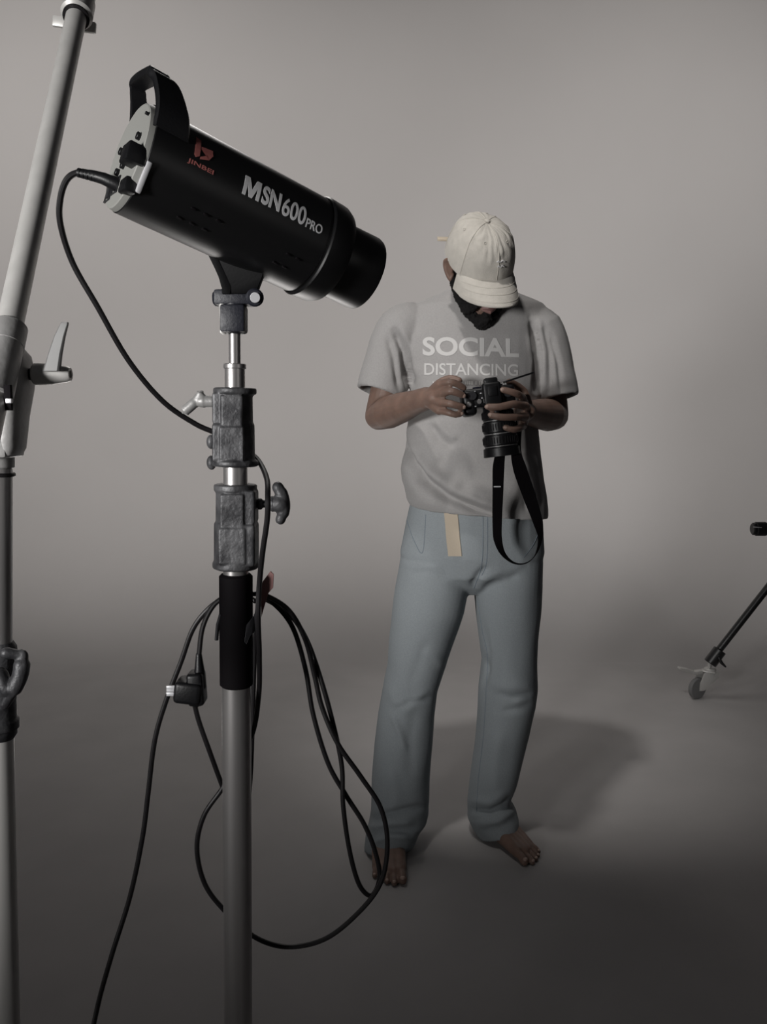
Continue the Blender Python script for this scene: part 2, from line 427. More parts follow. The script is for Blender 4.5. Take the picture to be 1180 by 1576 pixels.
# handle: U over the back, arms either side
def hring(a0, a1, l, u, dl, du):
    return None
b = B()
hw = 0.050
path = [(0.018, R0*0.90, R0*0.35), (0.014, R0*0.88, R0*0.75), (0.004, R0*0.72, R0*1.18), (-0.004, R0*0.60, R0*1.32), (-0.006, R0*0.44, R0*1.40),
        (-0.008, -R0*0.46, R0*1.52), (-0.004, -R0*0.60, R0*1.42), (0.004, -R0*0.72, R0*1.18), (0.014, -R0*0.88, R0*0.75), (0.018, -R0*0.90, R0*0.35)]
cs = [0.040, 0.036, 0.030, 0.024, 0.021, 0.018, 0.019, 0.021, 0.024, 0.028]
cen = smooth_path([sp(*p) for p in path], 5); wid = []
for i in range(len(cs)-1):
    for j in range(5): wid.append(cs[i]+(cs[i+1]-cs[i])*j/5)
wid.append(cs[-1]); rings = []
for i, p in enumerate(cen):
    t = (cen[min(i+1, len(cen)-1)] - cen[max(i-1, 0)]).normalized()
    nrm = t.cross(AX).normalized(); hx = wid[i]/2; hy = 0.0045
    rings.append([p + AX*hx*x + nrm*hy*y for x, y in ((-1, -.5), (-.9, -1), (.9, -1), (1, -.5), (1, .5), (.9, 1), (-.9, 1), (-1, .5))])
b.loft(rings)
obj('carry_handle', b, M['black_matt'], strobe, sharp=40)
# vent holes: small dark slots underneath
for a in (0.055, 0.070, 0.085, 0.175, 0.188):
    for dl in (0.0, 0.012):
        b = B()
        l = R0*0.60 + dl; t = math.asin(min(.99, l/R0*0.92)); 
        b.box(sp(a + dl*0.7, l, -math.sqrt(max(0, R0**2*1.03 - l*l))-0.0005), (0.006, 0.003, 0.002), SR, 0.0005)
        obj('vent_slot', b, M['foam'], strobe)
# yoke bracket
b = B()
YK = SY
b.prism([W(322, 372, YK-.030), W(410, 398, YK-.030), W(404, 425, YK-.022), W(394, 452, YK-.018), W(344, 452, YK-.018), W(340, 440, YK-.02)], (0, 0.012, 0), 0.001)
b.prism([W(318, 372, YK+.030), W(402, 388, YK+.035), W(396, 425, YK+.022), W(386, 452, YK+.014), W(344, 452, YK+.014), W(338, 432, YK+.02)], (0, 0.010, 0), 0.001)
b.prism([W(314, 380, YK-.030), W(327, 380, YK-.030), W(356, 440, YK-.020), W(354, 452, YK-.020), W(341, 452, YK-.020), W(342, 436, YK-.02)], (0, 0.055, 0), 0.001)
obj('yoke_bracket', b, M['black_cast'], strobe)
b = B()
b.cyl(W(336, 459, YK), W(395, 459, YK), pw(11), bev=0.003)
b.cyl(W(328, 459, YK-.0), W(338, 459, YK), pw(12), bev=0.003)
b.box(W(362, 459, YK), (pw(58), 0.03, pw(22)), None, 0.003)
b.cyl(W(392, 458, YK-.024), W(392, 458, YK+.02), pw(13), bev=0.002)
obj('tilt_clamp', b, M['navy'], strobe)
b = B(); b.cyl(W(392.5, 458, YK-.027), W(392.5, 458, YK-.022), pw(7.5), bev=0.0006)
obj('tilt_bolt', b, M['steel_mark'], strobe, label='round silver bolt head')
b = B(); b.cyl(pp(514), pp(466), pw(18), bev=0.002); b.box(pp(492) - V((0, 0.004, 0)), (pw(36), pw(36), pw(40)), PR, 0.003)
obj('stand_socket', b, M['navy'], strobe)
b = B(); b.cyl(W(347, 500, YK-.004), W(340, 500, YK-.004), pw(14), pw(12), bev=0.002); b.box(W(343, 490, YK-.006), (pw(7), 0.016, pw(46)), None, 0.002)
obj('socket_knob', b, M['alu'], strobe, label='silver locking knob')
# lettering on the body, facing LAT
def smap(a0, a1, u0, u1, sh=0.0):
    return lambda u, v: sp(a0 + (a1-a0)*u, 0.16, u0 + (u1-u0)*v)
t = text_bm('SN', 0.03)
for v in norm_bm(t).verts: v.co.x = .50 + .50*v.co.x
for q in ([(0, 0), (0, 1), (.085, 1), (.085, 0)], [(.085, .62), (.085, 1), (.125, 1), (.22, .42)], [(.085, .62), (.22, .42), (.22, 0), (.18, 0)],
          [(.44, 0), (.44, 1), (.355, 1), (.355, 0)], [(.355, .62), (.355, 1), (.315, 1), (.22, .42)], [(.355, .62), (.22, .42), (.22, 0), (.26, 0)]):
    t.faces.new([t.verts.new((x, y, 0)) for x, y in q])
drape(t, smap(0.106, 0.153, -0.003, 0.019), body, -LAT, 0.0003, 0.0004, 0.004, 'lettering', M['ink_white'], strobe, 'white MSN lettering')
drape(norm_bm(text_bm('600', 0.012)), smap(0.156, 0.187, -0.004, 0.018), body, -LAT, 0.0003, 0.0004, 0.004, 'lettering', M['ink_white'], strobe, 'white 600 lettering')
drape(norm_bm(text_bm('PRO', 0.008)), smap(0.189, 0.211, -0.004, 0.007), body, -LAT, 0.0003, 0.0004, 0.004, 'lettering', M['ink_white'], strobe, 'white PRO lettering')
drape(norm_bm(text_bm('JINBEI', 0.01)), smap(0.040, 0.070, -0.0005, 0.0055), body, -LAT, 0.0003, 0.0004, 0.004, 'lettering', M['ink_red'], strobe, 'dull red maker lettering')
t = bmesh.new()
def poly(t, pts): t.faces.new([t.verts.new((x, y, 0)) for x, y in pts])
poly(t, [(0.0, 1), (.28, .92), (.30, 0.12), (.12, 0), (.02, .1)])
poly(t, [(.34, .62), (.95, .70), (1, .45), (.82, .15), (.36, 0), (.36, .12), (.62, .28), (.70, .42), (.66, .52), (.34, .48)])
drape(t, smap(0.045, 0.066, 0.010, 0.034), body, -LAT, 0.0003, 0.0004, 0.004, 'emblem', M['ink_red'], strobe, 'dull red emblem')

# ================================================================== CABLES
CR = 0.0034
def cable(b, pts, r=CR, k=8): b.tube(smooth_path([W(*p) for p in pts], k), r, 10, True)
b = B()
cable(b, [(170, 282, .945), (150, 271, .945), (125, 265, .945), (104, 275, .945), (93, 305, .95), (93, 345, .96), (112, 405, .98), (150, 472, 1.0), (198, 555, 1.03), (250, 617, 1.06), (300, 652, 1.085), (335, 668, 1.095), (370, 690, 1.095), (395, 706, 1.075), (410, 735, 1.03), (412, 765, .995), (411, 800, .995), (404, 850, 1.005), (399, 900, 1.02), (397, 950, 1.02), (399, 1010, 1.035), (398, 1070, 1.06), (388, 1130, 1.085), (362, 1175, 1.10), (343, 1212, 1.10), (314, 1255, 1.10), (303, 1305, 1.10), (315, 1360, 1.10), (346, 1402, 1.10), (390, 1441, 1.10), (440, 1457, 1.10), (498, 1446, 1.10), (548, 1408, 1.10), (585, 1360, 1.10), (596, 1300, 1.10), (586, 1244, 1.10), (555, 1195, 1.10), (520, 1145, 1.10), (496, 1090, 1.105), (484, 1040, 1.105), (470, 985, 1.10), (445, 940, 1.10), (410, 917, 1.09), (388, 914, 1.085), (355, 917, 1.085), (330, 930, 1.085), (312, 965, 1.085), (306, 1010, 1.085)])
cable(b, [(298, 1078, 1.085), (306, 1110, 1.09), (322, 1155, 1.095), (343, 1212, 1.11), (364, 1260, 1.115), (372, 1300, 1.11)])
cable(b, [(372, 1300, 1.11), (385, 1200, 1.125), (392, 1000, 1.12), (400, 925, 1.10), (420, 928, 1.11), (450, 965, 1.115), (470, 1030, 1.12), (482, 1100, 1.12), (505, 1175, 1.12), (533, 1225, 1.12), (560, 1268, 1.12), (577, 1310, 1.12), (584, 1350, 1.12), (572, 1378, 1.12), (553, 1362, 1.115), (538, 1310, 1.112), (528, 1240, 1.11), (526, 1180, 1.112), (514, 1120, 1.112), (495, 1050, 1.11), (472, 985, 1.12), (445, 945, 1.12), (405, 920, 1.115)])
cab = obj('power_cable', b, M['rubber'], None, origin=W(390, 1441, 1.10))
tag(cab, 'black power cable plugged into the flash head and hanging coiled in loops behind the stand', 'cable')
# strobe end plug with ribbed strain relief
b = B()
pl = [W(196, 292, .95), W(180, 284, .945), W(160, 275, .945), W(140, 269, .945), W(122, 266, .945)]
b.tube(pl, [pw(10), pw(9), pw(8), pw(6.5), pw(5)], 14, True)
for i in range(7):
    p = pl[2].lerp(pl[4], i/6); d = (pl[4]-pl[2]).normalized(); b.cyl(p - d*0.0015, p + d*0.0015, pw(7.5)-i*0.0002, n=14)
obj('connector', b, M['black_matt'], cab)
# mains plug
PX = 1.085
b = B(); b.tube([W(306, 1008, PX), W(307, 1030, PX), W(306, 1055, PX), W(302, 1080, PX)], [pw(5), pw(8), pw(12), pw(9)], 12, True)
b.box(W(292, 1062, PX), (pw(44), 0.038, pw(36)), Matrix.Rotation(0.12, 3, 'Y'), 0.006, 3)
b.box(W(303, 1058, PX), (pw(26), 0.03, pw(54)), Matrix.Rotation(-0.05, 3, 'Y'), 0.005, 3)
mp = obj('mains_plug', b, M['black_matt'], cab, sharp=40)
for dz, dy in ((1058, -.011), (1068, -.011), (1062, .010)):
    b = B(); b.box(W(264, dz, PX+dy), (pw(16), 0.004, pw(6)), None, 0.0006)
    obj('plug_pin', b, M['steel_mark'], mp, label='shiny metal pin')
b = B()
cable(b, [(392, 925, 1.11), (372, 914, 1.115), (350, 917, 1.105), (322, 936, 1.10), (297, 968, 1.10), (278, 1020, 1.10), (255, 1080, 1.10), (238, 1140, 1.10), (228, 1220, 1.10), (219, 1290, 1.10), (200, 1380, 1.10), (172, 1470, 1.09), (150, 1550, 1.08), (134, 1640, 1.05), (120, 1800, 1.0)])
P = W(120, 1800, 1.0)
b.tube(smooth_path([P, P + V((-.01, -.02, -.2)), V((P.x-.05, P.y-.05, .06)), V((P.x-.10, P.y-.15, .006)), V((P.x-.3, P.y-.4, .005)), V((P.x-.9, P.y-.7, .005))], 8), CR, 10, True)
tag(obj('extension_cord', b, M['rubber'], None, origin=V((P.x-.10, P.y-.15, 0))), 'single black cord running down from the stand sleeve to the lower left floor', 'cable')

# ================================================================== LEFT BOOM STAND
BY = 1.02
bs_foot = V((W(0, 1576, BY).x, BY, 0))
boom = thing('boom_stand', 'grey metal boom stand with a tilted long arm, cut by the left edge', 'light stand', bs_foot)
def bp(px, y): return W(px, y, BY)
a0 = W(14, 505, BY-.02); a1 = W(119, 18, 1.36)
b = B(); b.cyl(a0 - (a1-a0).normalized()*0.45, a1, 0.0150, bev=0.001, n=36)
arm = obj('boom_arm', b, M['alu'], boom, label='long tilted aluminium tube with a scuffed streak')
ad = (a1-a0).normalized()
# scuff streak on the arm
t = bmesh.new()
pts = [(0, .4), (.12, .1), (.3, .25), (.55, 0), (.8, .3), (1, .15), (1, .65), (.85, .9), (.6, .7), (.4, 1), (.2, .8), (.08, .95)]
poly(t, pts)
def amap(u, v):
    c = W(20 + 32*u, 485 - 135*u, 0.9); return c + V((0.010*(v-.5) , 0, 0))
drape(t, amap, arm, (0, 1, 0), 0.0002, 0.0003, 0.006, 'scuff_mark', M['dark_metal'], boom, 'dark worn streak')
# end coupling and t handle
b = B(); b.cyl(a1 - ad*0.012, a1 + ad*0.028, 0.0235, bev=0.004, n=32); b.cyl(a1 + ad*0.026, a1 + ad*0.06, 0.0215, bev=0.003)
obj('end_coupling', b, M['alu'], boom)
b = B(); b.cyl(a1 - ad*0.016, a1 - ad*0.008, 0.0195, n=32)
obj('rubber_seal', b, M['rubber'], boom)
b = B()
hx = (W(145, 43, 1.37) - W(82, 31, 1.37)).normalized()
hc = W(115, 38, 1.385)
b.box(hc - hx*0.021, (0.026, 0.008, 0.016), Matrix.Rotation(0.12, 3, 'Y'), 0.002); b.box(hc + hx*0.021, (0.024, 0.008, 0.016), Matrix.Rotation(0.12, 3, 'Y'), 0.002)
b.box(hc, (0.05, 0.006, 0.010), Matrix.Rotation(0.12, 3, 'Y'), 0.002)
obj('tee_handle', b, M['alu'], boom)
# knuckle: sleeve clamp that grips the arm, round cheek plate, tapered body
b = B()
b.cyl(a0 - ad*0.03, a0 + ad*0.004, 0.0205, bev=0.003, n=32); b.cyl(a0 - ad*0.10, a0 - ad*0.02, 0.0200, bev=0.002)
b.box(W(-6, 590, BY), (0.044, 0.05, 0.13), None, 0.006)
obj('arm_clamp', b, M['cast_light'], boom)
b = B()
rr = []
for (y, xl, xr, d) in ((535, 14, 32, .016), (548, 8, 42, .024), (575, 4, 47, .030), (600, 4, 45, .030), (640, 2, 39, .026), (690, 0, 35, .022), (700, -4, 30, .02)):
    c = W((xl+xr)/2, y, BY-.02); hw_ = pr((xr-xl)/2, c)
    rr.append([c + V((math.copysign(abs(math.cos(t))**.7, math.cos(t))*hw_, math.copysign(abs(math.sin(t))**.7, math.sin(t))*d, 0)) for t in [2*math.pi*k/20 for k in range(20)]])
b.loft(rr)
obj('cheek_plate', b, M['cast_light'], boom, sharp=50)
b = B()
b.box(W(0, 655, BY-.015), (0.034, 0.055, 0.075), None, 0.004); b.cyl(W(0, 722, BY), W(0, 690, BY), pr(22, a0), bev=0.003)
b.box(W(6, 618, BY-.03), (0.022, 0.04, 0.004), None, 0.001)
b.ell(W(0, 578, BY-.035), (0.017, 0.02, 0.016))
obj('knuckle_body', b, M['cast_light'], boom)
b = B(); b.box(W(13, 612, BY-.084), (0.0075, 0.006, 0.028), None, 0.0005)
obj('clamp_slot', b, M['foam'], boom)
b = B(); b.box(W(14, 617, BY-.0875), (0.0065, 0.004, 0.005), None, 0.0005)
obj('slot_screw', b, M['steel_mark'], boom)
b = B(); b.cyl(W(42, 576, BY-.02), W(56, 576, BY-.02), pr(9, a0), bev=0.001)
obj('clamp_bolt', b, M['black_matt'], boom)
b = B(); b.lathe(W(52, 576, BY-.02), V((1, 0, 0)), [(0, pr(15, a0)), (.002, pr(17, a0)), (.022, pr(16, a0)), (.040, pr(12, a0)), (.043, pr(10, a0)), (.043, pr(6, a0)), (.038, pr(6, a0))], 28)
lev = obj('clamp_handle', b, M['alu'], boom)
b = B()
lv = [(W(80, 571, BY-.036), 12), (W(85, 545, BY-.038), 10), (W(92, 518, BY-.040), 8), (W(99, 499, BY-.041), 6), (W(100, 496, BY-.041), 5)]
rr = []
for c, h in lv:
    h = pr(h, c); rr.append([c + V((x*h, y*h*.5, 0)) for x, y in ((-1, -.7), (-.8, -1), (.8, -1), (1, -.7), (1, .7), (.8, 1), (-.8, 1), (-1, .7))])
b.loft(rr); obj('lever', b, M['lever'], lev)
# riser rod, ring, lower collar, base tube
b = B(); b.cyl(W(0, 1000, BY), W(0, 700, BY), pr(19, a0), n=32)
obj('riser_tube', b, M['chrome'], boom)
b = B(); b.cyl(W(0, 733, BY), W(0, 727, BY), pr(23.5, a0), bev=0.001, n=32)
obj('retaining_ring', b, M['rubber'], boom)
b = B()
def lz(y): return W(0, y, BY)
b.lathe(lz(1136), lz(980)-lz(1136), [(0, pr(22, a0)), (.006, pr(27, a0)), (.012, pr(27, a0)), (.014, pr(30, a0)), (.024, pr(30, a0)), (.027, pr(26, a0)), (.095, pr(25, a0)), (.105, pr(27, a0)), (.118, pr(26, a0)), (.124, pr(21, a0))], 36)
lc = B()
lc.tube(smooth_path([W(4, 1088, BY-.03), W(18, 1066, BY-.032), W(31, 1040, BY-.03), W(35, 1010, BY-.026), W(37, 1005, BY-.024)], 5), [.004]+[pr(9, a0)]*5+[pr(13, a0)]*8+[pr(9, a0)]*6+[.004], 14, True)
lc.cap([W(10, 1005, BY-.03), W(38, 1008, BY-.026)], [pr(10, a0), pr(6, a0)])
lc.cap([W(0, 1040, BY-.03), W(10, 1062, BY-.034)], [pr(14, a0), pr(10, a0)])
obj('lower_collar', b, M['cast'], boom)
obj('wing_knob', lc, M['cast'], boom, remesh=0.0018, smooth=3)
b = B(); b.cyl(V((bs_foot.x, BY, .12)), lz(1120), pr(21, a0), n=32)
obj('base_tube', b, M['alu'], boom)
for k in range(3):
    a = math.radians(30 + 120*k); d = V((math.cos(a), math.sin(a), 0)); f0 = bs_foot.copy()
    b = B(); b.tube([f0 + d*0.01 + V((0, 0, .20)), f0 + d*0.28 + V((0, 0, .03))], 0.012, 14)
    leg = obj('leg', b, M['alu'], boom)
    b = B(); b.cap([f0 + d*0.27 + V((0, 0, .035)), f0 + d*0.30 + V((0, 0, .017))], 0.017)
    obj('rubber_foot', b, M['rubber'], leg)

# ================================================================== ROLLING STAND AT RIGHT
wf = WF(1073, 1074); RY = wf.y
hub = W(1246, 835, RY)
roll = thing('rolling_stand', 'black wheeled stand behind the man, only one leg and caster inside the right edge', 'light stand', (hub.x, RY, 0))
dist = (V((hub.x, RY, 0)) - V((wf.x, RY, 0))).length
fh = W(1099, 1010, RY)
b = B(); b.cyl(V((hub.x, RY, .35)), V((hub.x, RY, 2.2)), 0.016)
obj('column', b, M['black_matt'], roll)
b = B(); b.cyl(V((hub.x, RY, hub.z-.04)), V((hub.x, RY, hub.z+.05)), 0.030, bev=0.003)
b.box(V((hub.x-.06, RY, hub.z)), (.08, .03, .03), None, .004)
obj('leg_hub', b, M['black_matt'], roll)
b = B(); kz = W(1175, 814, RY-.05); b.cyl(W(1157, 814, RY-.05), V((hub.x-.01, RY-.05, kz.z)), pr(9.5, kz), bev=0.004); b.box(V((hub.x, RY-.035, kz.z)), (.05, .06, .05), None, .004)
b.cyl(W(1162, 814, RY-.05), W(1178, 814, RY-.05), pr(11, kz), bev=0.003)
obj('grip_knob', b, M['black_matt'], roll)
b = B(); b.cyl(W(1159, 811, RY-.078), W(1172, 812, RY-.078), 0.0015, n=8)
obj('knob_painted_highlight', b, M['steel_mark'], roll)  # thin bright rod, a highlight put on the knob as a pale shape
for k in range(3):
    rot = Matrix.Rotation(math.radians(120*k), 4, 'Z'); c0 = V((hub.x, RY, 0))
    T = Matrix.Translation(c0) @ rot @ Matrix.Translation(-c0)
    b = B(); b.cyl(W(1097, 1012, RY), hub - V((.03, 0, 0)), pr(5.5, fh), n=16); b.xf(T)
    leg = obj('leg', b, M['black'], roll)
    b = B(); b.cyl(W(1092, 1021, RY), W(1108, 1000, RY), pr(10, fh), bev=0.003); b.cap([W(1106, 1012, RY-.03), W(1110, 1020, RY-.035), W(1116, 1026, RY-.035)], [.006, .007, .004])
    b.cyl(W(1103, 1010, RY), W(1107, 1012, RY-.035), .010, bev=.001)
    b.xf(T); obj('leg_socket', b, M['black'], leg)
    b = B(); wc = V((wf.x, RY, 0.047)); 
    b.lathe(wc - V((.011, -.005, 0)) + V((.0, 0, 0)), V((0.45, -0.9, 0)), [(0, .03), (.002, .044), (.006, .047), (.019, .047), (.023, .044), (.025, .03)], 36)
    b.xf(T); cas = obj('caster_wheel', b, M['wheel'], leg)
    b = B(); tp = V((W(1091, 1030, RY).x, RY, W(1091, 1030, RY).z))
    sd = V((0.45, -0.9, 0)).normalized()
    for s_ in (-1, 1):
        o_ = sd*0.018*s_
        b.prism([tp + V((-.035, 0, -.012)) + o_, tp + V((.028, 0, -.006)) + o_, tp + V((.030, 0, -.03)) + o_, wc + V((.014, 0, -.008)) + o_, wc + V((-.008, 0, -.010)) + o_, wc + V((-.006, 0, .025)) + o_], sd*.003*s_, .0005)
    b.box(tp + V((-.003, 0, -.008)), (.062, .040, .006), Matrix.Rotation(-.46+.0, 3, 'Z'), .002)
    b.cyl(tp + V((.004, 0, -.006)), tp + V((.004, 0, .006)), .026, bev=.002); b.cyl(tp, tp + V((.002, 0, .03)), .008)
    b.xf(T); obj('caster_fork', b, M['alu'], cas)
    b = B(); b.prism([tp + V(q) for q in ((-.035, 0, -.002), (-.065, 0, -.010), (-.10, 0, .004), (-.135, 0, .010), (-.138, 0, .004), (-.115, 0, -.008), (-.10, 0, -.010), (-.065, 0, -.022), (-.03, 0, -.014))], (0, .03, 0), .002)
    b.xf(Matrix.Translation(V((0, -.015, 0)))); b.xf(T); obj('brake_lever', b, M['alu'], cas)

# ================================================================== THE MAN
def project_np(co):
    d = co - np.array(CP); z = d @ np.array(FW)
    return 590 + F*d[:, 0]/z, 788 - F*(d @ np.array(UP))/z
def sculpt(folds, noise_amp=0.0, noise_scale=8.0, stretch=(1, 1, 1), front=True):
    """folds: list of (pixel polyline, amplitude m, width px) ; pushes the cloth along its normal"""
    def post(me):
        n = len(me.vertices); co = np.zeros(n*3); me.vertices.foreach_get('co', co); co = co.reshape(-1, 3)
        no = np.zeros(n*3); me.vertices.foreach_get('normal', no); no = no.reshape(-1, 3)
        px, py = project_np(co); d = np.zeros(n)
        view = co - np.array(CP); view /= np.linalg.norm(view, axis=1)[:, None]
        facing = np.clip(-(no*view).sum(1)*2.5 + 0.5, 0, 1)
        for pl, amp, wd in folds:
            best = np.full(n, 1e9); par = np.zeros(n); L = 0; seg_ = []
            for (x0, y0), (x1, y1) in zip(pl[:-1], pl[1:]):
                l = math.hypot(x1-x0, y1-y0); seg_.append((x0, y0, x1, y1, L, l)); L += l
            for x0, y0, x1, y1, s0, l in seg_:
                t = np.clip(((px-x0)*(x1-x0) + (py-y0)*(y1-y0))/(l*l), 0, 1)
                dd = np.hypot(px-(x0+(x1-x0)*t), py-(y0+(y1-y0)*t)); m = dd < best
                best[m] = dd[m]; par[m] = (s0 + t*l)[m]/L
            taper = np.clip(np.sin(np.clip(par, 0.02, 0.98)*math.pi)*1.8, 0.0, 1)
            d += amp*np.exp(-(best/wd)**2)*taper*(facing if front else 1)
        if noise_amp:
            for i in range(n):
                p = V(co[i]); q = V((p.x*stretch[0], p.y*stretch[1], p.z*stretch[2]))*noise_scale
                d[i] += noise_amp*(noise.noise(q) + 0.4*noise.noise(q*2.3))
        co += no*d[:, None]; me.vertices.foreach_set('co', co.ravel()); me.update()
    return post

base = V((0.20, 2.34, 0))
HC = W(737, 408, 2.315)
MH = Matrix.Translation(HC) @ Matrix.Rotation(math.radians(19), 4, 'Z') @ Matrix.Rotation(math.radians(-7), 4, 'Y') @ Matrix.Rotation(math.radians(40), 4, 'X')
def hp(x, y, z): return MH @ V((x, y, z))

# ---------- continuous body
b = B()
h = B()
h.ell((0, .012, .028), (.075, .096, .082)); h.ell((0, -.032, -.028), (.059, .065, .078)); h.ell((0, -.062, -.088), (.034, .032, .028))
h.ell((0, -.010, -.055), (.052, .055, .045))
h.cap([(-.036, -.070, .016), (0, -.084, .018), (.036, -.070, .016)], [.011, .014, .011])
h.cap([(0, -.094, .012), (0, -.108, -.012), (0, -.115, -.030)], [.008, .010, .013]); h.ell((-.013, -.104, -.034), (.009, .010, .008)); h.ell((.013, -.104, -.034), (.009, .010, .008))
for s_ in (-1, 1):
    h.ell((s_*.040, -.072, -.015), (.022, .020, .018))
    h.tube(smooth_path([(s_*.074, .004, .020), (s_*.084, .016, .014), (s_*.089, .027, .002), (s_*.086, .020, -.018), (s_*.078, .002, -.036), (s_*.073, .0, -.020)], 4), .0055, 10, True)
    h.ell((s_*.078, .012, -.002), (.008, .018, .026)); h.ell((s_*.077, -.001, -.034), (.006, .007, .009))
h.cap([(-.022, -.098, -.060), (0, -.104, -.058), (.022, -.098, -.060)], [.006, .008, .006]); h.cap([(-.018, -.097, -.071), (0, -.102, -.072), (.018, -.097, -.071)], [.006, .009, .006])
h.xf(MH); b.merge(h.bm, Matrix.Identity(4))
nb = W(737, 500, 2.45)
b.cap([nb, nb.lerp(hp(0, .045, -.03), .5), hp(0, .040, -.03)], [.066, .060, .058], 20)
# torso core, hips, legs (inside the clothes)
def slab(b, rows, n=24, ex=2.4):
    rings = []
    for row in rows:
        yl, yr, xl, xr, Yc, hd = row[:6]; up_ = row[6] if len(row) > 6 else 0
        A = W(xl, yl, Yc); C_ = W(xr, yr, Yc); c = (A+C_)/2; hx_ = (C_-A)/2; out = []
        for k in range(n):
            t = 2*math.pi*k/n; cc, ss = math.cos(t), math.sin(t); q = (abs(cc)**ex + abs(ss)**ex)**(-1/ex)
            out.append(c + hx_*cc*q + V((0, 1, 0))*ss*q*hd + V((0, 0, -ss*q*up_)))
        rings.append(out)
    b.loft(rings); return b
slab(b, [(470, 470, 665, 805, 2.45, .055), (500, 500, 632, 822, 2.44, .085), (560, 560, 645, 820, 2.43, .10), (660, 660, 650, 805, 2.42, .10), (760, 760, 645, 812, 2.42, .10), (840, 840, 640, 815, 2.42, .10), (900, 900, 650, 805, 2.42, .08)])
# ---- arms
def P3(l): return [W(*p) for p in l]
shR, elR, wrR = W(620, 512, 2.44), W(583, 640, 2.41), W(657, 613, 2.155)
shL, elL, wrL = W(832, 512, 2.44), W(853, 640, 2.42), W(806, 634, 2.185)
b.cap([shR, shR.lerp(elR, .5), elR.lerp(shR, .12), elR], [.056, .048, .042, .040], 20)
b.cap([shL, shL.lerp(elL, .5), elL.lerp(shL, .12), elL], [.056, .048, .042, .040], 20)
b.cap([elR, elR.lerp(wrR, .22), elR.lerp(wrR, .5), elR.lerp(wrR, .8), wrR], [.040, .0455, .041, .032, .029], 20)
b.cap([elL, elL.lerp(wrL, .22), elL.lerp(wrL, .5), elL.lerp(wrL, .8), wrL], [.040, .0455, .041, .032, .028], 20)
# ---- right hand (image left): grips the left end of the camera
nails = []
def finger(b, pts, r0, r1, nail=True, flat=1.0):
    pts = P3(pts); k = smooth_path(pts, 3); m = len(k)
    b.cap(k, [r0 + (r1-r0)*i/(m-1) for i in range(m)], 14)
    if nail: nails.append((k[-1], (k[-1]-k[-3]).normalized(), r1))
kn1 = [(677, 591, 2.085), (681, 605, 2.075), (680, 619, 2.078), (676, 632, 2.09)]
for q in kn1: b.cap([wrR, W(*q).lerp(wrR, .35), W(*q)], [.019, .0145, .0115], 14)
b.cap([wrR, W(668, 612, 2.11)], [.024, .020], 14)
finger(b, [kn1[0], (691, 588, 2.065), (703, 591, 2.068), (713, 597, 2.076)], .0098, .0082, False)
finger(b, [kn1[1], (693, 602, 2.056), (704, 605, 2.058), (711, 608, 2.064)], .0102, .0086)
finger(b, [kn1[2], (692, 621, 2.058), (703, 624, 2.059), (711, 626, 2.064)], .0100, .0084)
finger(b, [kn1[3], (690, 635, 2.068), (700, 638, 2.066), (708, 637, 2.070)], .0092, .0078)
finger(b, [(664, 603, 2.16), (676, 590, 2.18), (692, 583, 2.185), (706, 586, 2.175)], .0125, .0095, False)   # thumb behind the camera
# ---- left hand (image right): wraps the lens barrel, finger tips point left
kn2 = [(803, 612, 2.120), (808, 625, 2.105), (808, 641, 2.105), (804, 655, 2.115)]
for q in kn2: b.cap([wrL, W(*q).lerp(wrL, .35), W(*q)], [.019, .0145, .0115], 14)
b.cap([wrL, W(812, 634, 2.14)], [.025, .020], 14)
finger(b, [kn2[0], (797, 607, 2.080), (786, 603, 2.066), (774, 600, 2.066)], .0098, .0080)
finger(b, [kn2[1], (791, 622, 2.062), (770, 626, 2.044), (751, 626, 2.048)], .0105, .0084)
finger(b, [kn2[2], (791, 642, 2.060), (771, 642, 2.044), (756, 639, 2.048)], .0102, .0084)
finger(b, [kn2[3], (799, 659, 2.078), (789, 661, 2.056), (778, 658, 2.052)], .0094, .0078)
finger(b, [(812, 622, 2.17), (806, 604, 2.185), (795, 594, 2.18), (784, 588, 2.17)], .0125, .0095, False)    # thumb
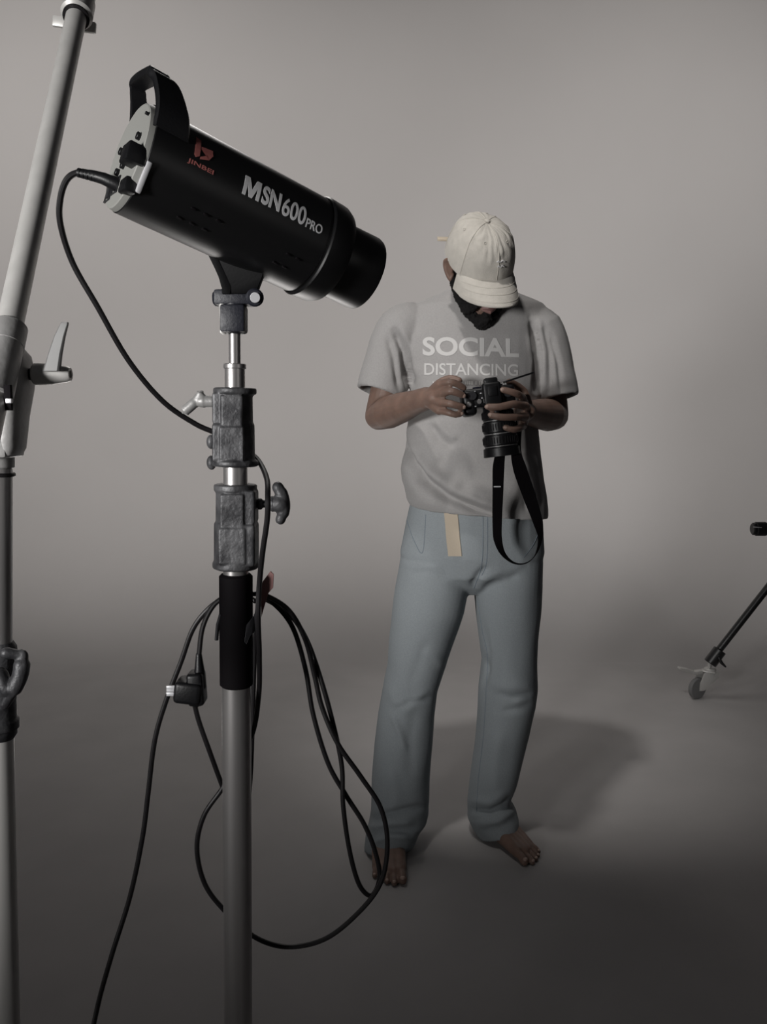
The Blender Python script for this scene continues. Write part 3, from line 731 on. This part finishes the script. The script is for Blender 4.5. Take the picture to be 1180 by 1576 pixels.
# ---- legs inside the jeans and feet
anR, anL = V((W(598, 1300, 2.34).x, 2.345, .085)), V((0.325, 2.43, .085))
hipR, hipL = W(670, 860, 2.42), W(785, 860, 2.42); knR, knL = W(632, 1060, 2.38), W(780, 1055, 2.40)
b.cap([hipR, hipR.lerp(knR, .5), knR, knR.lerp(anR, .3), knR.lerp(anR, .75), anR], [.085, .072, .052, .052, .038, .036], 18)
b.cap([hipL, hipL.lerp(knL, .5), knL, knL.lerp(anL, .3), knL.lerp(anL, .75), anL], [.085, .072, .052, .052, .038, .036], 18)
def foot(b, an, tip, inner, sc=1.0):
    """tip: world xy of the big/second toe end, inner: +1 if the big toe is on +side"""
    f_ = V((tip[0]-an.x, tip[1]-an.y, 0)); L = f_.length; f_.normalize(); sd = V((f_.y, -f_.x, 0))*inner   # towards the big toe
    g = V((an.x, an.y, 0))
    def q(t, s, z): return g + f_*t + sd*s + V((0, 0, z))
    b.cap([an + V((0, 0, .01)), q(-.015, 0, .045)], [.035, .031], 16)
    b.ell(q(-.035, 0, .030), (.031, .031, .030))
    b.cap([q(0, 0, .066), q(.055, .008, .040), q(.11, .012, .028)], [.030, .024, .018], 16)
    for s0, s1, t1, z, r in ((.018, .030, L-.055, .022, .0165), (.008, .012, L-.050, .020, .0145), (-.004, -.006, L-.058, .018, .0135), (-.014, -.022, L-.068, .016, .0125), (-.020, -.036, L-.080, .014, .0120)):
        b.cap([q(-.01, s0, .03), q(t1*.5, (s0+s1)/2, .032), q(t1, s1, z)], [.026, .022, r], 14)
    out = []
    for s1, t0, t1, r in ((.032, L-.055, L-.006, .0125), (.011, L-.050, L-.002, .0088), (-.007, L-.058, L-.012, .0082), (-.023, L-.068, L-.025, .0078), (-.038, L-.080, L-.042, .0078)):
        b.cap([q(t0, s1, r+.008), q((t0+t1)/2, s1*1.05, r+.006), q(t1-r, s1*1.07, r)], [r, r*.92, r], 12)
        out.append((q(t1-r, s1*1.07, r), f_, r))
    return out
toesR = foot(b, anR, WF(600, 1367)[:2], -1)
toesL = foot(b, anL, (0.432, 2.235), 1)
person = obj('person', b, M['skin'], None, origin=base, remesh=0.0030, smooth=2, sharp=None)
tag(person, 'barefoot person in cream cap, grey slogan T-shirt and pale jeans looking down at a camera', 'person')

# nails
for c, d, r in nails:
    b = B()
    out = (CP - c).normalized(); out = (out - d*out.dot(d)).normalized(); sdv = d.cross(out)
    Mr = Matrix((d, sdv, out)).transposed()
    b.ell(c + d*r*.25 + out*r*.62, (r*.72, r*.62, r*.42), Mr, 14)
    obj('fingernail', b, M['nail'], person)
for c, d, r in toesR + toesL:
    b = B(); b.ell(c + V((0, 0, r*.62)) + d*r*.3, (r*.6, r*.6, r*.4), None, 12)
    obj('toenail', b, M['nail'], person)
# eyes, lips, beard, hair
for s_ in (-1, 1):
    b = B(); b.ell((s_*.031, -.080, .003), (.0115, .0115, .0115)); b.xf(MH); e = obj('eye', b, M['eye'], person)
    b = B(); b.ell((s_*.031, -.0895, -.001), (.0055, .0035, .0055)); b.xf(MH); obj('iris', b, M['hair'], e)
b = B(); b.cap([(-.021, -.104, -.0635), (-.008, -.111, -.060), (0, -.1115, -.0615), (.008, -.111, -.060), (.021, -.104, -.0635)], [.003, .0048, .0045, .0048, .003])
b.cap([(-.018, -.103, -.070), (0, -.110, -.073), (.018, -.103, -.070)], [.0035, .0068, .0035]); b.xf(MH)
obj('lips', b, M['lips'], person)
def rough(amp, sc):
    def post(me):
        me.update()
        for v in me.vertices:
            v.co = v.co + v.normal*(amp*noise.noise(v.co*sc) + amp*.6*noise.noise(v.co*sc*2.7))
    return post
b = B()
jaw = [(-.072, .006, -.018), (-.067, -.004, -.045), (-.058, -.026, -.072), (-.042, -.056, -.094), (-.022, -.082, -.108), (0, -.092, -.114), (.022, -.082, -.108), (.042, -.056, -.094), (.058, -.026, -.072), (.067, -.004, -.045), (.072, .006, -.018)]
b.cap(smooth_path(jaw, 4), [.007]*3+[.010]*5+[.012]*5+[.016]*5+[.020]*5+[.020]*5+[.016]*5+[.012]*5+[.010]*3, 14)
b.ell((0, -.088, -.124), (.026, .022, .020)); b.cap([(0, -.098, -.088), (0, -.100, -.10)], [.012, .016])
b.cap(smooth_path([(-.036, -.084, -.078), (-.030, -.094, -.058), (-.012, -.109, -.048), (.012, -.109, -.048), (.030, -.094, -.058), (.036, -.084, -.078)], 4), .0072, 12)
b.ell((-.042, -.062, -.086), (.019, .024, .022)); b.ell((.042, -.062, -.086), (.019, .024, .022))
b.xf(MH); obj('beard', b, M['hair'], person, remesh=0.0028, smooth=2, post=rough(.0035, 190), sharp=None)
b = B(); b.ell((0, .016, .020), (.0775, .097, .080)); 
for v in list(b.bm.verts):
    if v.co.y < -.035: v.co.y = -.035 + (v.co.y+.035)*.15; v.co.x *= .93
b.xf(MH); obj('hair', b, M['hair'], person, remesh=0.004, smooth=1, post=rough(.0012, 260), sharp=None)

# ---------- cap
capo = thing('cap', '', '', (0, 0, 0)); del capo['label']; del capo['category']
capo.parent = person
def crown_pt(a, t):
    """a around (0 = front), t 0 rim .. 1 top"""
    th = t*math.pi/2
    r = math.cos(th)**0.62 if t < 1 else 0
    z = math.sin(th)**1.0
    fx, fy = .0885, .112
    x = math.sin(a)*fx*r; y = -math.cos(a)*fy*r + .008
    front = max(0, math.cos(a))
    zz = .013 + z*.109 - 1.7*x*x*(front**.5)*(1-t)**6 - .004*front + .018*max(0, -math.cos(a))*(1-t)*0
    wr = .0018*noise.noise(V((a*3.2, t*2.2, 3.1))) + 1.6*(.0011*math.sin(a*17 + 4*noise.noise(V((a*2, t*4, 0)))) + .0016*noise.noise(V((a*9, t*2.5, 7))))*(math.sin(max(0, min(1, (t-.25)/.7))*math.pi)**.7)
    return V((x*(1+wr*11), y*(1+wr*11), zz + wr*.4))
NA, NT = 120, 34
def shell(off):
    rs = []
    for i in range(NT):
        t = i/(NT-1)*.985
        rs.append([crown_pt(2*math.pi*k/NA, t)*1.0 + V((0, 0, 0)) for k in range(NA)])
    if off:
        c = V((0, .008, .03)); rs = [[c + (p-c)*(1-off) for p in r] for r in rs]
    return rs
b = B(); outer, inner = shell(0), shell(.035)
b.loft(outer[::-1] + inner, cap=True)
# close the tops
b.xf(MH); obj('crown', b, M['cap'], capo, sharp=60)
b = B()
for k in range(6):
    a = math.radians(60*k)
    pts = [crown_pt(a, i/30*.98) for i in range(31)]; c = V((0, .008, .03))
    pts = [c + (p-c)*1.004 for p in pts]
    b.tube(pts, .0011, 6)
b.xf(MH); obj('panel_seams', b, M['cap'], capo)
b = B(); b.ell((0, .008, .123), (.0075, .0075, .004)); b.xf(MH); obj('top_button', b, M['cap'], capo)
for a in (30, 90, 150, 210, 270, 330):
    b = B(); p = crown_pt(math.radians(a), .62); c = V((0, .008, .03)); d = (p-c).normalized(); p = p + d*.001
    x, y, _ = frame(d)
    b.tube([p + (x*math.cos(q) + y*math.sin(q))*.0032 for q in [2*math.pi*k/12 for k in range(12)]], .0011, 6, closed=True); b.xf(MH)
    obj('eyelet', b, M['cap'], capo)
# brim
b = B(); rings = []
nb_ = 30; A0 = math.radians(66)
def brim_pt(u, v, dz=0):
    a = -A0 + 2*A0*u
    x0 = math.sin(a)*.088; y0 = -math.cos(a)*.111 + .008
    w_ = .076*(math.cos((u-.5)*math.pi)**.32 if 0 < u < 1 else 0)
    x = x0*(1 + .02*v*0) + math.sin(a)*.004*v; y = y0 - w_*v
    z = .018 - .014*v - .016*v*v - 3.6*x*x*(0.45+.55*v) + dz
    return V((x, y, z))
top = [[brim_pt(u/nb_, v/12) for u in range(nb_+1)] for v in range(-1, 13)]
bot = [[brim_pt(u/nb_, v/12, -.0035) for u in range(nb_+1)] for v in range(-1, 13)]
bm = b.bm
def grid(rows, flip=False):
    vs = [[bm.verts.new(p) for p in r] for r in rows]
    for i in range(len(vs)-1):
        for j in range(len(vs[0])-1):
            q = (vs[i][j], vs[i][j+1], vs[i+1][j+1], vs[i+1][j]); bm.faces.new(q[::-1] if flip else q)
    return vs
ta = grid(top); bo = grid(bot, True); R_, C2 = len(ta), len(ta[0])
per = [(0, j) for j in range(C2)] + [(i, C2-1) for i in range(1, R_)] + [(R_-1, j) for j in range(C2-2, -1, -1)] + [(i, 0) for i in range(R_-2, 0, -1)]
for k in range(len(per)):
    a_, c_ = per[k], per[(k+1) % len(per)]
    bm.faces.new((ta[a_[0]][a_[1]], ta[c_[0]][c_[1]], bo[c_[0]][c_[1]], bo[a_[0]][a_[1]]))
b.xf(MH); obj('brim', b, M['cap'], capo, sharp=50)
b = B()
for vv in (.35, .62, .88):
    b.tube([brim_pt(.05 + .9*i/24, vv, .0004) for i in range(25)], .0006, 5)
b.xf(MH); obj('brim_stitching', b, M['cap'], capo)
# small raised embroidery on the front panel
b = B(); c = V((0, .008, .03))
for t0, a0_, a1_ in ((.345, -.06, .22), (.27, -.03, .20)):
    b.tube([c + (crown_pt(a0_ + (a1_-a0_)*i/8, t0 + .012*math.sin(i*1.4)) - c)*1.012 for i in range(9)], .0022, 6, True)
b.xf(MH); obj('embroidery', b, M['print'], capo)
b = B(); p0 = W(692, 370, 2.40)
b.box(W(684, 368, 2.40), (.040, .022, .006), Matrix.Rotation(0.03, 3, 'Y') @ Matrix.Rotation(.5, 3, 'X'), .001)
obj('back_strap', b, M['web'], capo, label='beige strap end sticking out')

# ---------- T-shirt
b = B()
slab(b, [(446, 450, 690, 792, 2.44, .055), (456, 458, 668, 812, 2.44, .068), (470, 468, 636, 836, 2.44, .082), (490, 486, 610, 850, 2.44, .095), (520, 520, 606, 848, 2.435, .115), (560, 560, 622, 838, 2.425, .130),
         (600, 600, 632, 830, 2.415, .138), (650, 650, 628, 826, 2.41, .145), (700, 700, 620, 830, 2.41, .150), (740, 745, 621, 836, 2.41, .152), (768, 782, 625, 841, 2.41, .150), (778, 797, 630, 841, 2.41, .146),
         (777, 796, 636, 834, 2.41, .136), (745, 762, 638, 830, 2.41, .13)], 48, 2.3)
def sleeve(b, path, rr_, ex=None):
    path = P3(path); pts = smooth_path(path, 5); m = len(pts); n_ = len(rr_)
    rad = []
    for i in range(m):
        t = i/(m-1)*(n_-1); k = min(int(t), n_-2); rad.append(rr_[k] + (rr_[k+1]-rr_[k])*(t-k))
    d = (pts[-1]-pts[-2]).normalized()
    pts += [pts[-1] + d*.001, pts[-1] - d*.012, pts[-1] - d*.035]; rad += [rad[-1]-.009, rad[-1]-.011, rad[-1]-.012]
    # explicit rings so that the inward turn keeps its frame
    x, y, _ = frame(pts[5]-pts[0]); rings = []
    for i, p in enumerate(pts):
        if i < m: t = (pts[min(i+1, m-1)] - pts[max(i-1, 0)]).normalized()
        else: t = d
        x = (x - t*x.dot(t)).normalized(); yy = t.cross(x)
        rings.append([p + (x*math.cos(2*math.pi*k/28) + yy*math.sin(2*math.pi*k/28))*rad[i] for k in range(28)])
    b.loft(rings)
sleeve(b, [(650, 500, 2.44), (622, 512, 2.43), (600, 560, 2.42), (585, 606, 2.405)], [.060, .080, .074, .068])
sleeve(b, [(800, 500, 2.44), (826, 514, 2.43), (844, 562, 2.42), (857, 614, 2.405)], [.060, .078, .070, .062])
SF = [
    ([(610, 650), (630, 700), (655, 738), (690, 765), (730, 782), (775, 797)], -.030, 8),
    ([(626, 650), (645, 705), (672, 738), (706, 760), (745, 772), (790, 780)], .020, 17),
    ([(618, 700), (628, 735), (652, 765), (690, 780)], .010, 12),
    ([(602, 500), (622, 540), (632, 600)], -.022, 7), ([(592, 510), (606, 550), (616, 605)], -.011, 5), ([(612, 500), (634, 540), (642, 585)], .007, 8),
    ([(816, 490), (830, 540), (824, 610)], -.020, 6), ([(836, 490), (846, 540), (845, 610)], -.012, 5), ([(846, 505), (860, 560), (866, 615)], -.009, 4), ([(828, 520), (838, 560), (838, 620)], .006, 6),
    ([(812, 470), (826, 510), (820, 560)], -.006, 6),
    ([(660, 650), (676, 675), (700, 690)], -.007, 6), ([(668, 645), (690, 668), (706, 678)], .006, 6), ([(650, 655), (662, 690), (676, 715)], .005, 8),
    ([(640, 700), (662, 725), (690, 745)], .005, 8), ([(800, 690), (815, 740), (822, 785)], .008, 8), ([(815, 680), (826, 730), (834, 785)], -.006, 5), ([(800, 720), (806, 760), (812, 790)], -.006, 5),
    ([(700, 745), (740, 765), (770, 770)], -.006, 7), ([(636, 730), (660, 750), (690, 770)], -.005, 5)]
shirt = obj('t_shirt', b, M['shirt'], person, remesh=0.0045, smooth=5, post=sculpt(SF, .0035, 9), sharp=None)
b = B(); ring = []
cN = W(739, 458, 2.445)
for k in range(40):
    a = 2*math.pi*k/40; ring.append(cN + V((math.cos(a)*.097, math.sin(a)*.078 - .010, -.022 + .040*math.sin(a) - .010*math.sin(a)**2)))
b.tube(ring, .0085, 12, closed=True)
obj('neckband', b, M['shirt'], person, remesh=None)
# slogan
Y0 = 2.10
def tmap(x0, y0, x1, y1, dy=0.0, vtop=None):
    def f(u, v):
        px = x0 + (x1-x0)*u; py = y1 + (y0-y1)*v + dy*(u**2)
        return W(px, py, Y0)
    return f
CD = None
def slogan(s, bold, box, dy, name='slogan_print', label=None):
    t = norm_bm(text_bm(s, bold)); x0, y0, x1, y1 = box
    c = W((x0+x1)/2, (y0+y1)/2, Y0); d = (c-CP).normalized()
    # letters are laid on the chest where rays through their outline meet the cloth, at the chest's own depth
    drape(t, tmap(x0, y0, x1, y1, dy), shirt, d, .0006, .0006, .006, name, M['print'], shirt, label)
slogan('SOCIAL', .03, (642, 517, 806, 549), 3, label='pale SOCIAL lettering')
slogan('DISTANCING', .012, (645, 558, 804, 578), 2, label='pale DISTANCING lettering')

t = bmesh.new(); x = 0.0
while x < 1:
    w_ = random.uniform(.012, .022); poly(t, [(x, 0), (x+w_, 0), (x+w_, random.choice((.7, 1))), (x, 1)]); x += w_ + random.choice((.008, .008, .03))
drape(t, tmap(660, 586, 800, 592, 2), shirt, (W(724, 588, Y0)-CP), .0006, .0005, .006, 'slogan_print', M['print'], shirt, 'row of tiny illegible print')

# ---------- jeans
b = B()
slab(b, [(735, 745, 640, 824, 2.415, .115), (765, 770, 634, 830, 2.415, .120), (800, 805, 626, 834, 2.415, .128), (850, 850, 616, 836, 2.415, .135), (880, 880, 620, 828, 2.415, .125), (898, 898, 672, 778, 2.415, .085), (911, 911, 708, 744, 2.415, .045)], 40, 2.3)
def trouser(b, rows):
    rows = rows + [(rows[-1][0]-.5, rows[-1][1]-.5, rows[-1][2]+7, rows[-1][3]-7, rows[-1][4], rows[-1][5]-.014, rows[-1][6]), (rows[-1][0]-9, rows[-1][1]-9, rows[-1][2]+15, rows[-1][3]-15, rows[-1][4], rows[-1][5]-.030, rows[-1][6]-.01)]
    slab(b, rows, 40, 2.15)
trouser(b, [(860, 860, 616, 724, 2.41, .115), (900, 900, 609, 722, 2.41, .122), (940, 940, 603, 713, 2.405, .120), (980, 980, 598, 699, 2.40, .112), (1020, 1020, 596, 686, 2.395, .105), (1060, 1060, 589, 673, 2.39, .100),
            (1100, 1100, 581, 668, 2.385, .098), (1150, 1150, 575, 665, 2.38, .098), (1200, 1200, 571, 661, 2.375, .098), (1250, 1250, 569, 659, 2.365, .100), (1266, 1264, 566, 656, 2.355, .104, .012), (1284, 1278, 562, 646, 2.35, .108, .022), (1308, 1300, 559, 637, 2.345, .112, .034)])
trouser(b, [(860, 860, 728, 834, 2.42, .115), (900, 900, 729, 833, 2.42, .120), (940, 940, 733, 831, 2.42, .115), (980, 980, 738, 828, 2.42, .108), (1015, 1015, 742, 826, 2.42, .102), (1060, 1060, 736, 826, 2.42, .098), (1085, 1085, 735, 823, 2.42, .098),
            (1150, 1150, 731, 808, 2.43, .095), (1200, 1200, 724, 796, 2.43, .095), (1232, 1228, 720, 786, 2.43, .095), (1258, 1246, 720, 795, 2.425, .097, .01), (1274, 1258, 727, 798, 2.42, .100, .018), (1290, 1273, 736, 798, 2.415, .102, .028)])
JF = [
    ([(690, 800), (735, 880), (728, 905)], .0, 5),
    ([(725, 905), (738, 885), (752, 872)], -.010, 6), ([(740, 910), (765, 893), (800, 888)], -.005, 6), ([(690, 893), (660, 880), (625, 882)], -.004, 7), ([(735, 895), (770, 878), (810, 870)], .004, 8),
    ([(596, 1050), (606, 1078), (626, 1092), (660, 1060)], .005, 8), ([(604, 1094), (630, 1082), (668, 1072)], -.005, 5), ([(602, 1095), (614, 1125), (626, 1160)], .006, 5), ([(660, 980), (640, 1030), (628, 1060)], -.003, 9), ([(650, 1000), (668, 1010), (684, 1030)], .003, 7), ([(640, 1090), (630, 1140), (632, 1200)], -.005, 10),
    ([(758, 1066), (785, 1072), (824, 1068)], -.005, 5), ([(745, 1050), (785, 1058), (826, 1054)], .004, 9), ([(790, 1082), (806, 1076), (824, 1072)], .003, 4), ([(742, 1000), (750, 1030), (744, 1060)], -.004, 4), ([(770, 1095), (800, 1090), (822, 1082)], -.004, 5),
    ([(568, 1262), (600, 1252), (628, 1246), (658, 1240)], -.012, 5), ([(566, 1276), (600, 1268), (640, 1262)], .010, 6), ([(585, 1290), (612, 1280), (646, 1284)], -.003, 4), ([(572, 1298), (600, 1288), (632, 1290)], .007, 4),
    ([(722, 1246), (752, 1250), (776, 1240), (790, 1224)], -.012, 5), ([(722, 1232), (755, 1236), (780, 1216)], .006, 7), ([(730, 1268), (765, 1264), (795, 1244)], .009, 7),
    ([(745, 960), (752, 1010), (748, 1050)], -.004, 5), ([(600, 1180), (610, 1230), (600, 1260)], .005, 10), ([(770, 1120), (762, 1180), (760, 1230)], .005, 10)]
jeans = obj('jeans', b, M['denim'], person, remesh=0.005, smooth=4, post=sculpt(JF, .004, 7, (1, 1, .6)), sharp=None)
def surf_line(target, pts, lift):
    tb = bmesh.new(); tb.from_mesh(target.data); bmesh.ops.translate(tb, verts=tb.verts[:], vec=wloc(target)); tree = BVHTree.FromBMesh(tb); out = []
    k = smooth_path([V((p[0], p[1], 0)) for p in pts], 10)
    for q in k:
        d = (W(q.x, q.y, 2.1) - CP).normalized(); h_ = tree.ray_cast(CP + d*1.2, d)
        if h_[0] is not None and (not out or (h_[0]-out[-1]).length < .06): out.append(h_[0] - d*lift)
    tb.free(); return out
b = B()
for pts in ([(743, 792), (743, 830), (742, 862), (738, 882), (733, 896), (729, 906)], [(750, 792), (750, 832), (748, 868), (741, 886)],
            [(835, 800), (822, 835), (806, 858)], [(626, 800), (636, 830), (650, 850), (655, 792)],
            [(735, 925), (742, 970), (750, 1010), (748, 1060), (744, 1130), (736, 1200), (733, 1250)]):
    l = surf_line(jeans, pts, .0002)
    if len(l) > 2: b.tube(l, .0011, 6)
obj('denim_seams', b, M['denim_seam'], jeans)
# belt end
b = B(); l = surf_line(jeans, [(693, 786), (695, 805), (697, 830), (700, 856)], .004)
rr = []
for p in l: rr.append([p + V((x*.0185, y*.0018, 0)) for x, y in ((-1, -1), (1, -1), (1, 1), (-1, 1))])
b.loft(rr); obj('belt_end', b, M['web'], person, sharp=30, label='cream webbing belt end hanging down')

# ================================================================== HAND-HELD CAMERA
ca = math.radians(7)
CC = W(750, 612, 2.125)
LX = V((math.cos(ca), 0, math.sin(ca))); LX = V((math.cos(ca), 0, -math.sin(ca)*-1)); LD = V((math.sin(ca), -.06, -math.cos(ca))).normalized(); LX = V((math.cos(ca), 0, math.sin(ca))); LY = LD.cross(LX).normalized()
if LY.y > 0: LY = -LY
MR = Matrix((LX, -LY, -LD)).transposed()      # local x = camera width, y = away from viewer, z = towards the man's face
def cp_(x, y, z): return CC + LX*x - LY*y - LD*z
camo = thing('handheld_camera', 'black stills camera with long lens pointing down, held in both hands at chest height', 'camera', CC)
b = B(); b.box(cp_(0, 0, 0), (.128, .078, .048), MR, .008, 3); b.box(cp_(-.050, -.004, -.010), (.034, .074, .062), MR, .010, 3)
obj('camera_body', b, M['black_matt'], camo, sharp=40)
b = B(); b.box(cp_(.006, -.046, .004), (.046, .030, .058), MR, .007, 3); b.box(cp_(.006, -.045, .034), (.034, .024, .020), MR, .005)
b.box(cp_(.006, -.063, .010), (.022, .006, .024), MR, .001)
obj('viewfinder_hump', b, M['black_matt'], camo, sharp=40)
b = B()
b.lathe(cp_(-.042, -.038, .006), LY, [(0, .011), (.009, .011), (.010, .010)], 28); obj('mode_dial', b, M['dark_metal'], camo)
b = B(); b.lathe(cp_(-.026, -.038, -.010), LY, [(0, .006), (.005, .006), (.006, .005)], 20); b.lathe(cp_(-.052, -.038, -.014), LY, [(0, .007), (.004, .007), (.006, .005)], 20)
obj('shutter_button', b, M['chrome'], camo)
b = B(); b.lathe(cp_(.046, -.038, .004), LY, [(0, .012), (.007, .012), (.008, .011)], 28); obj('control_dial', b, M['dark_metal'], camo)
for x, z in ((-.060, .012), (-.034, .016), (-.020, .010), (-.018, -.002), (-.012, -.014), (-.048, -.024), (-.036, -.020), (.030, .012)):
    b = B(); b.box(cp_(x, -.0395, z), (.004, .002, .0028), MR, .0005)
    obj('button_mark', b, M['steel_mark'], camo)
b = B(); b.box(cp_(0, .0, .0255), (.074, .055, .004), MR, .001); obj('rear_screen', b, M['glass'], camo)
b = B(); pa, pb = W(776, 588, 2.12), W(819, 574, 2.13)
dx_ = (pb-pa).normalized(); b.box((pa+pb)/2, ((pb-pa).length, .052, .0045), Matrix((dx_, V((0, 1, 0)), dx_.cross(V((0, 1, 0))))).transposed(), .001); obj('flip_screen', b, M['black_matt'], camo)
# lens
def lp(t, x=0.0): return cp_(.020 + x, .0, -.022 - t)
b = B(); LSC = 1.07
prof = [(0, .033), (.012, .033), (.014, .036), (.034, .036), (.036, .0345), (.040, .0345), (.042, .038), (.066, .038), (.068, .036), (.074, .036), (.076, .040), (.098, .040), (.100, .038), (.104, .038), (.106, .042), (.126, .043), (.127, .040), (.110, .034)]
b.lathe(lp(0), LD, [(t_, r_*LSC) for t_, r_ in prof], 48); lens = obj('lens', b, M['black_matt'], camo, sharp=30)
b = B()
for t0, r in ((.038, .0352), (.071, .0368), (.102, .0388)): b.lathe(lp(t0-.001), LD, [(0, r*LSC-.001), (0, r*LSC), (.0012, r*LSC), (.0012, r*LSC-.001)], 48)
obj('lens_ring', b, M['cast_light'], lens)
b = B()
for t0, t1, r in ((.016, .032, .0365), (.046, .062, .0385), (.079, .095, .0405)):
    x, y, d = frame(LD)
    for k in range(40):
        a = 2*math.pi*k/40; o_ = (x*math.cos(a) + y*math.sin(a))*r*LSC
        b.cyl(lp(t0)+o_, lp(t1)+o_, .0011, n=6)
obj('grip_ribs', b, M['rubber'], lens)
b = B(); b.lathe(lp(.108), LD, [(0, .034), (.003, .033), (.005, .02)], 40); obj('front_glass', b, M['glass'], lens)
# strap
b = B()
def ribbon(pts, wds, th=.0018):
    k = smooth_path([W(*p) for p in pts], 8); n_ = len(k); rr = []; m_ = len(wds)
    for i, p in enumerate(k):
        t = (k[min(i+1, n_-1)] - k[max(i-1, 0)]).normalized(); f_ = i/(n_-1)*(m_-1); j = min(int(f_), m_-2)
        wv, tw = [wds[j][q] + (wds[j+1][q]-wds[j][q])*(f_-j) for q in (0, 1)]
        s_ = V((math.cos(tw), math.sin(tw), 0)); s_ = (s_ - t*s_.dot(t)).normalized(); nn = t.cross(s_)
        rr.append([p + s_*(wv/2)*x + nn*th/2*y for x, y in ((-1, -1), (1, -1), (1, 1), (-1, 1))])
    b.loft(rr)
ribbon([(770, 640, 2.17), (770, 690, 2.10), (767, 720, 2.13), (766, 760, 2.17), (765, 800, 2.20), (766, 830, 2.20), (774, 852, 2.195), (790, 866, 2.19), (808, 867, 2.19), (823, 855, 2.195), (831, 830, 2.20), (828, 805, 2.20), (815, 765, 2.18), (800, 722, 2.13), (794, 690, 2.11), (800, 640, 2.17)],
       [(.018, 0), (.024, .1), (.030, .1), (.028, .1), (.026, .2), (.024, .3), (.020, .8), (.016, 1.2), (.012, 1.35), (.014, 1.2), (.018, .8), (.028, .4), (.034, .2), (.034, .1), (.024, 0), (.016, 0)])
strap = obj('strap', b, M['foam'], camo, sharp=50)
b = B(); b.box(W(765, 749, 2.153), (.018, .002, .0035), None, .0005); obj('strap_label', b, M['ink_white'], strap)
